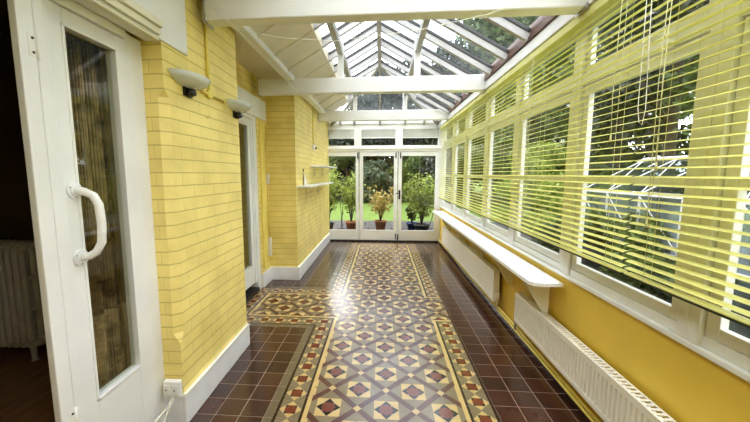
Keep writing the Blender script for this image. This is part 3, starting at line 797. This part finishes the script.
# conduit and sensor on block
t=thing('wall_sensor','small white fitting with black eye on the far yellow block','sensor',(XL,5.55,1.95))
MB().tube([(XL,5.55,1.95),(XL+.03,5.55,1.95),(XL+.05,5.55,1.94)],[.05,.045,.03],14).build('housing','plastic_white',t)
MB().tube([(XL+.05,5.55,1.94),(XL+.065,5.55,1.93)],[.024,.016],12).build('eye','upvc_black',t)
tag(MB().tube([(XL+.01,5.55,2.70),(XL+.01,5.55,2.0)],.009,8).build('conduit','yellow_gloss'),'yellow painted conduit rising above the fitting on the far block','conduit')
# shelves on block
def wshelf(y0,y1,z,dp,label,brs):
    t=thing('wall_shelf',label,'shelf',(XL,(y0+y1)/2,z),group='small shelves on the far yellow block')
    B(XL,XL+dp,y0,y1,z-.012,z+.012).build('shelf_board','yellow_gloss' if dp<.2 else 'sill_white',t,bevel=.003)
    for y in brs:
        m=MB(); m.bar((XL+.006,y,z-.012),(XL+.006,y,z-.17),.018,.006,up=(0,1,0)); m.bar((XL,y,z-.018),(XL+dp*.85,y,z-.018),.018,.006); m.bar((XL+.01,y,z-.16),(XL+dp*.7,y,z-.02),.008,.008)
        m.build('bracket','cream_trim',t)
wshelf(4.47,6.55,1.325,.20,'lower white shelf on the far yellow block',(5.0,5.9))
wshelf(5.3,6.7,1.63,.26,'upper white shelf on the far yellow block',(5.6,6.4))
t=thing('trowel','small grey pointed tool leaning above the lower shelf','tool',(XL+.02,4.9,1.337))
MB().poly([(XL+.02,4.80,1.337),(XL+.022,5.06,1.337),(XL+.006,4.83,1.54)]).poly([(XL+.006,4.83,1.54),(XL+.026,5.06,1.337),(XL+.024,4.80,1.337)]).build('blade','old_radiator',t)
MB().tube([(XL+.008,4.83,1.54),(XL+.006,4.82,1.575)],.006,8).build('handle','dark_metal',t)

# wires under the roof
def wire(pts,label,r=.0028):
    tag(MB().tube(pts,r,6).build('wire','cable_white'),label,'wire')
wire([(-1.08,2.06,2.543),(-.887,2.055,2.38),(-.6,2.055,2.325),(-.29,2.055,2.30),(.2,2.055,2.345),(.62,2.055,2.425),(1.10,2.04,2.59)],'thin cream wire slung across the room below the near beam',.0022)
wire([(-.887,2.06,2.377),(-.97,4.03,2.42),(-1.05,6.0,2.70)],'thin cream wire running towards the garden doors along the left side',.0025)
wire([(-1.15,2.715,2.69),(-1.152,2.715,2.24)],'short vertical wire dropping beside the far corner of the near pier',.0025)

# ------------------------------------------------------------------ outside
o=MB(); o.box(-60,60,-30,80,-.30,-.16); tag(o.build('ground','lawn'),'green mown lawn beyond the paved patio','lawn',kind='structure')
m=MB(); rr_=random.Random(5)
for j in range(7):
    x=-4.
    while x<5:
        w_=rr_.uniform(.45,.8); m.box(x+.01,x+w_-.01,7.28+j*.5+.01,7.28+(j+1)*.5-.01,-.16,-.05+rr_.uniform(-.004,.004)); x+=w_
tag(m.build('patio','stone_paving',bevel=.008),'grey stone slab patio outside the garden doors','patio',kind='structure')
m=MB(); m.box(1.5,2.6,-3,7.2,-.16,-.06); tag(m.build('path','stone_paving'),'stone path outside the right hand windows','path',kind='structure')

def leaves(mb, cx,cy,cz, rx,ry,rz, n, s, rng, shell=.5):
    for _ in range(n):
        while True:
            a,b,c=rng.uniform(-1,1),rng.uniform(-1,1),rng.uniform(-1,1); d=a*a+b*b+c*c
            if shell*shell<d<1 or (d<1 and rng.random()<.3): break
        p=Vector((cx+a*rx,cy+b*ry,cz+c*rz)); 
        u=Vector((rng.gauss(0,1),rng.gauss(0,1),rng.gauss(0,1))).normalized(); v=u.cross(Vector((rng.gauss(0,1),rng.gauss(0,1),rng.gauss(0,1)))).normalized()
        k=s*rng.uniform(.6,1.4); u*=k; v*=k*.45
        mb.poly([p-u,p-v,p+u,p+v])
def tree(name,label,x,y,h,r,mt,nb,nl,ls,seed,cat='tree',group=None,low=.25,squash=1.):
    rng=random.Random(seed)
    t=thing(name,label,cat,(x,y,-.16),group=group)
    tr=MB(); tr.tube([(x,y,-.2),(x+.05*h*rng.uniform(-.3,.3),y,h*.4),(x,y,h*.8)],[.03*h*.6,.02*h*.6,.006*h],8)
    f=MB()
    for k in range(nb):
        z=h*(low+(1-low)*rng.random()**.8*.92)
        q=(z/h-low)/(1-low); rad=r*(1-.55*q)*rng.uniform(.45,1.)
        an=rng.uniform(0,2*PI); px,py=x+rad*math.cos(an),y+rad*math.sin(an)*squash; br=r*rng.uniform(.28,.5)
        leaves(f,px,py,z,br,br,br*.7,nl,ls,rng)
        if k%3==0: tr.tube([(x,y,z*.7),(px*.6+x*.4,py*.6+y*.4,z*.9),(px,py,z)],[.008*h,.005*h,.002*h],5)
    tr.build('trunk','bark',t); f.build('foliage',mt,t)
    return t
# beyond the lawn
gb='trees beyond the lawn'
tree('tree','tall dark tree beyond the lawn behind the left garden door',-5.2,24,5.4,4.2,'leaf_dark',44,420,.20,1,group=gb,low=.1)
tree('tree','dark tree beyond the lawn behind the middle garden door',-.4,27,9.8,3.6,'leaf_dark',44,420,.20,2,group=gb,low=.1)
tree('tree','broad dark tree beyond the lawn behind the right garden door',4.2,25,10.5,3.8,'leaf_dark',46,420,.20,3,group=gb,low=.08)
tree('tree','very tall dark tree seen through the right roof glazing',9.0,23,16,4.6,'leaf_mid',80,400,.22,4,group=gb,low=.1)
tree('tree','tall dark tree rising over the windows at the garden end',9.5,15.5,14,4.2,'leaf_mid',60,380,.24,5,group=gb,low=.05)
hd=MB(); rg=random.Random(77)
for k in range(46): leaves(hd,-13+k*.55,31+rg.uniform(-.4,.4),rg.uniform(1.2,5.2),1.1,.8,1.3,260,.17,rg,.1)
for k in range(46): leaves(hd,-13+k*.55,31.6,rg.uniform(.6,3.4),1.1,.5,1.6,160,.2,rg,.1)
tag(hd.build('hedge','leaf_dark'),'long dark hedge closing the far end of the garden','hedge')
gh='bushes at the end of the lawn'
for i,(x,y,h,r,mt,lb) in enumerate([(-4.3,19,2.3,1.5,'leaf_grey','rounded grey green bush at the left end of the lawn'),(-2.2,20.5,2.9,1.4,'leaf_mid','mid green bush left of centre behind the lawn'),(-.4,19.5,2.2,1.5,'leaf_grey','rounded grey green bush behind the terracotta pot'),(1.6,20,2.6,1.5,'leaf_mid','mid green bush right of centre behind the lawn'),(3.4,19,2.6,1.6,'leaf_dark','dark bush at the right end of the lawn'),(-6.4,18,2.6,1.6,'leaf_mid','green bush at the far left of the lawn')]):
    tree('bush',lb,x,y,h,r,mt,16,420,.12,20+i,'bush',gh,low=.12)
# along the right side
gr='dark trees outside the right hand windows'
for i,(x,y,h,r,lb) in enumerate([(6.6,1.6,9,2.3,'dark spreading tree outside the nearest right window'),(7.6,5.0,10,2.6,'dark spreading tree outside the large right window'),(6.8,8.4,9,2.3,'dark spreading tree outside the middle right windows'),(8.2,12.,11,2.8,'dark spreading tree outside the far right windows'),(6.2,-2.4,8,2.2,'dark spreading tree behind the camera side'),(11,3.5,12,3.2,'taller dark tree standing further off on the right')]):
    tree('tree',lb,x,y,h,r,'leaf_mid' if i%2 else 'leaf_dark',26,230,.12,40+i,group=gr,low=.22)
for i,(x,y,h,r,mt,lb) in enumerate([(4.2,9.4,1.9,1.0,'leaf_light','light green shrub outside the far right windows'),(3.9,6.6,1.5,.9,'leaf_light','bright green shrub outside the middle right windows'),(3.3,3.9,.9,.8,'leaf_mid','low green shrub beyond the path by the large window'),(3.2,1.7,.8,.7,'leaf_light','low bright shrub outside the nearest window'),(3.0,5.2,.9,.7,'leaf_mid','low green shrub beyond the path by the shelf'),(5.4,11.6,2.6,1.3,'leaf_light','tall light green shrub outside the garden end windows')]):
    tree('shrub',lb,x,y,h,r,mt,14,380,.055,60+i,'shrub','shrubs outside the right hand windows',low=.05)
# low greenhouse with white lattice bars
t=thing('greenhouse','low grey glazed greenhouse with white diagonal bars outside the right windows','greenhouse',(4.2,2.9,-.16))
xg=3.3
MB().box(xg,xg+1.8,.2,5.6,-.16,.45).build('base_wall','shed_grey',t)
MB().poly([(xg,.2,.55),(xg,5.6,.55),(xg,5.6,1.25),(xg,.2,1.25)]).poly([(xg,.2,1.25),(xg,5.6,1.25),(xg+.9,5.6,1.72),(xg+.9,.2,1.72)]).poly([(xg+1.8,.2,.55),(xg+.9,.2,1.72),(xg+1.8,.2,1.25)]).build('glazing','glass_shed',t)
m=MB()
for k in range(10):
    y=.2+k*.6; m.bar((xg-.01,y,.55),(xg-.01,y,1.25),.02,.02,up=(1,0,0)); m.bar((xg,y,1.25),(xg+.9,y,1.72),.018,.018)
for k in range(9):
    y=.2+k*.6; m.bar((xg-.02,y,.62),(xg-.02,y+.6,1.22),.010,.010,up=(1,0,0)); m.bar((xg,y,1.27),(xg+.9,y+.6,1.72),.010,.010)
m.bar((xg,.2,1.25),(xg,5.6,1.25),.05,.05); m.bar((xg+.9,.2,1.73),(xg+.9,5.6,1.73),.06,.05); m.bar((xg,.2,.56),(xg,5.6,.56),.05,.05)
m.build('frame','wood_trellis',t)

# potted plants on the patio
def pot_plant(label,x,y,pr,ph,pm,h,r,mt,n,ls,seed,stems=6,name='potted_plant',zf=-.05):
    rng=random.Random(seed); t=thing(name,label,'plant',(x,y,zf),group='potted plants on the patio')
    MB().lathe([(0,zf),(pr*.7,zf),(pr*.95,zf+ph*.85),(pr*1.06,zf+ph*.85),(pr*1.08,zf+ph),(pr*.93,zf+ph),(pr*.9,zf+ph-.03)],x,y,22).build('pot',pm,t)
    MB().lathe([(0,zf+ph-.03),(pr*.92,zf+ph-.03)],x,y,22).build('soil','soil',t)
    s_=MB(); f=MB(); tips=[]
    for k in range(stems):
        a=2*PI*k/stems+rng.uniform(-.3,.3); rr=r*rng.uniform(.25,.8); hh=h*rng.uniform(.6,.97)
        tip=(x+rr*math.cos(a),y+rr*math.sin(a),zf+ph+hh*.95); mid=(x+rr*.3*math.cos(a),y+rr*.3*math.sin(a),zf+ph+hh*.5)
        s_.tube([(x,y,zf+ph-.04),mid,tip],[.012,.008,.003],6)
        for tt in (.45,.62,.8,1.0):
            px=x+(tip[0]-x)*tt**1.4; py=y+(tip[1]-y)*tt**1.4; pz=zf+ph+hh*tt
            leaves(f,px,py,pz,r*.36,r*.36,h*.16,n,ls,rng,.1)
    s_.build('stem','bark',t); f.build('foliage',mt,t)
pot_plant('bushy orange and green shrub in the terracotta pot at the centre',-.03,8.75,.16,.30,'terracotta',.88,.50,'leaf_orange',20,.045,1,7)
pot_plant('tall light green shrub in a terracotta pot behind the left door',-.80,8.45,.15,.32,'terracotta',1.30,.42,'leaf_light',26,.045,2,8)
pot_plant('tall pale green shrub in the black pot behind the right door',1.02,8.3,.19,.28,'pot_black',1.32,.62,'leaf_light',34,.05,3,10)
pot_plant('small green plant in the glazed blue pot',.80,8.65,.13,.27,'pot_blue',.42,.20,'leaf_mid',26,.035,4,5)
pot_plant('thin dark sapling in a low black pot near the left door',-1.02,8.2,.20,.13,'pot_black',.95,.08,'leaf_mid',3,.03,5,2)
pot_plant('small plant in a dark pot at the left edge of the doors',-1.42,8.6,.14,.26,'pot_black',1.45,.40,'leaf_light',40,.045,6,7)
tag(MB().tube([(1.12,8.1,.0),(1.25,8.1,.45),(1.36,8.1,.80)],.009,6).build('garden_cane','dark_metal'),'thin dark cane leaning in front of the pale shrub','cane')

# ------------------------------------------------------------------ world, light, camera
W = bpy.data.worlds.new('sky'); bpy.context.scene.world = W; W.use_nodes = True
n=W.node_tree.nodes; l=W.node_tree.links; n.clear()
out=n.new('ShaderNodeOutputWorld'); bg=n.new('ShaderNodeBackground')
tc=n.new('ShaderNodeTexCoord'); no=n.new('ShaderNodeTexNoise'); no.inputs['Scale'].default_value=3.; no.inputs['Detail'].default_value=6
mp=n.new('ShaderNodeMapping'); mp.inputs['Scale'].default_value=(1,1,2.2)
l.new(tc.outputs['Generated'],mp.inputs[0]); l.new(mp.outputs[0],no.inputs['Vector'])
rp=n.new('ShaderNodeValToRGB'); rp.color_ramp.elements[0].position=.35; rp.color_ramp.elements[0].color=(.34,.43,.54,1); rp.color_ramp.elements[1].position=.58; rp.color_ramp.elements[1].color=(1,.985,.97,1)
l.new(no.outputs[0],rp.inputs[0]); l.new(rp.outputs[0],bg.inputs[0]); bg.inputs[1].default_value=5.0
l.new(bg.outputs[0],out.inputs[0])

def area(name,loc,rot,sx,sy,e,col=(1,1,1)):
    ld=bpy.data.lights.new(name,'AREA'); ld.shape='RECTANGLE'; ld.size=sx; ld.size_y=sy; ld.energy=e; ld.color=col
    o=bpy.data.objects.new(name,ld); C.objects.link(o); o.location=loc; o.rotation_euler=rot; return o

cam=bpy.data.cameras.new('camera'); co=bpy.data.objects.new('camera',cam); C.objects.link(co)
bpy.context.scene.camera=co
CX,CY=358.,211.
Yc=Vector((382-CX,174-CY,FOC)).normalized()     # world Y in camera axes (x right, y down, z forward)
D=Vector((0,-Yc.z/Yc.y,1)).normalized(); Zc=-D; Xc=Yc.cross(Zc)
# rows: world axes expressed in camera (right, down, fwd) -> rotation matrix columns in world
right=Vector((Xc[0],Yc[0],Zc[0])); down=Vector((Xc[1],Yc[1],Zc[1])); fwd=Vector((Xc[2],Yc[2],Zc[2]))
R=Matrix((right,-down,-fwd)).transposed()
co.matrix_world=Matrix.Translation((0,0,CAMH))@R.to_4x4()
cam.sensor_fit='HORIZONTAL'; cam.sensor_width=36; cam.lens=FOC/750*36
cam.shift_x=(375-CX)/750; cam.clip_start=.02; cam.clip_end=300
sc=bpy.context.scene
sc.view_settings.view_transform='Standard'; sc.view_settings.look='Medium High Contrast'; sc.view_settings.exposure=.40
sc.cycles.use_denoising=True; sc.cycles.max_bounces=10; sc.cycles.diffuse_bounces=5; sc.cycles.transparent_max_bounces=24; sc.cycles.transmission_bounces=6
sc.cycles.caustics_reflective=False; sc.cycles.caustics_refractive=False; sc.cycles.sample_clamp_indirect=6
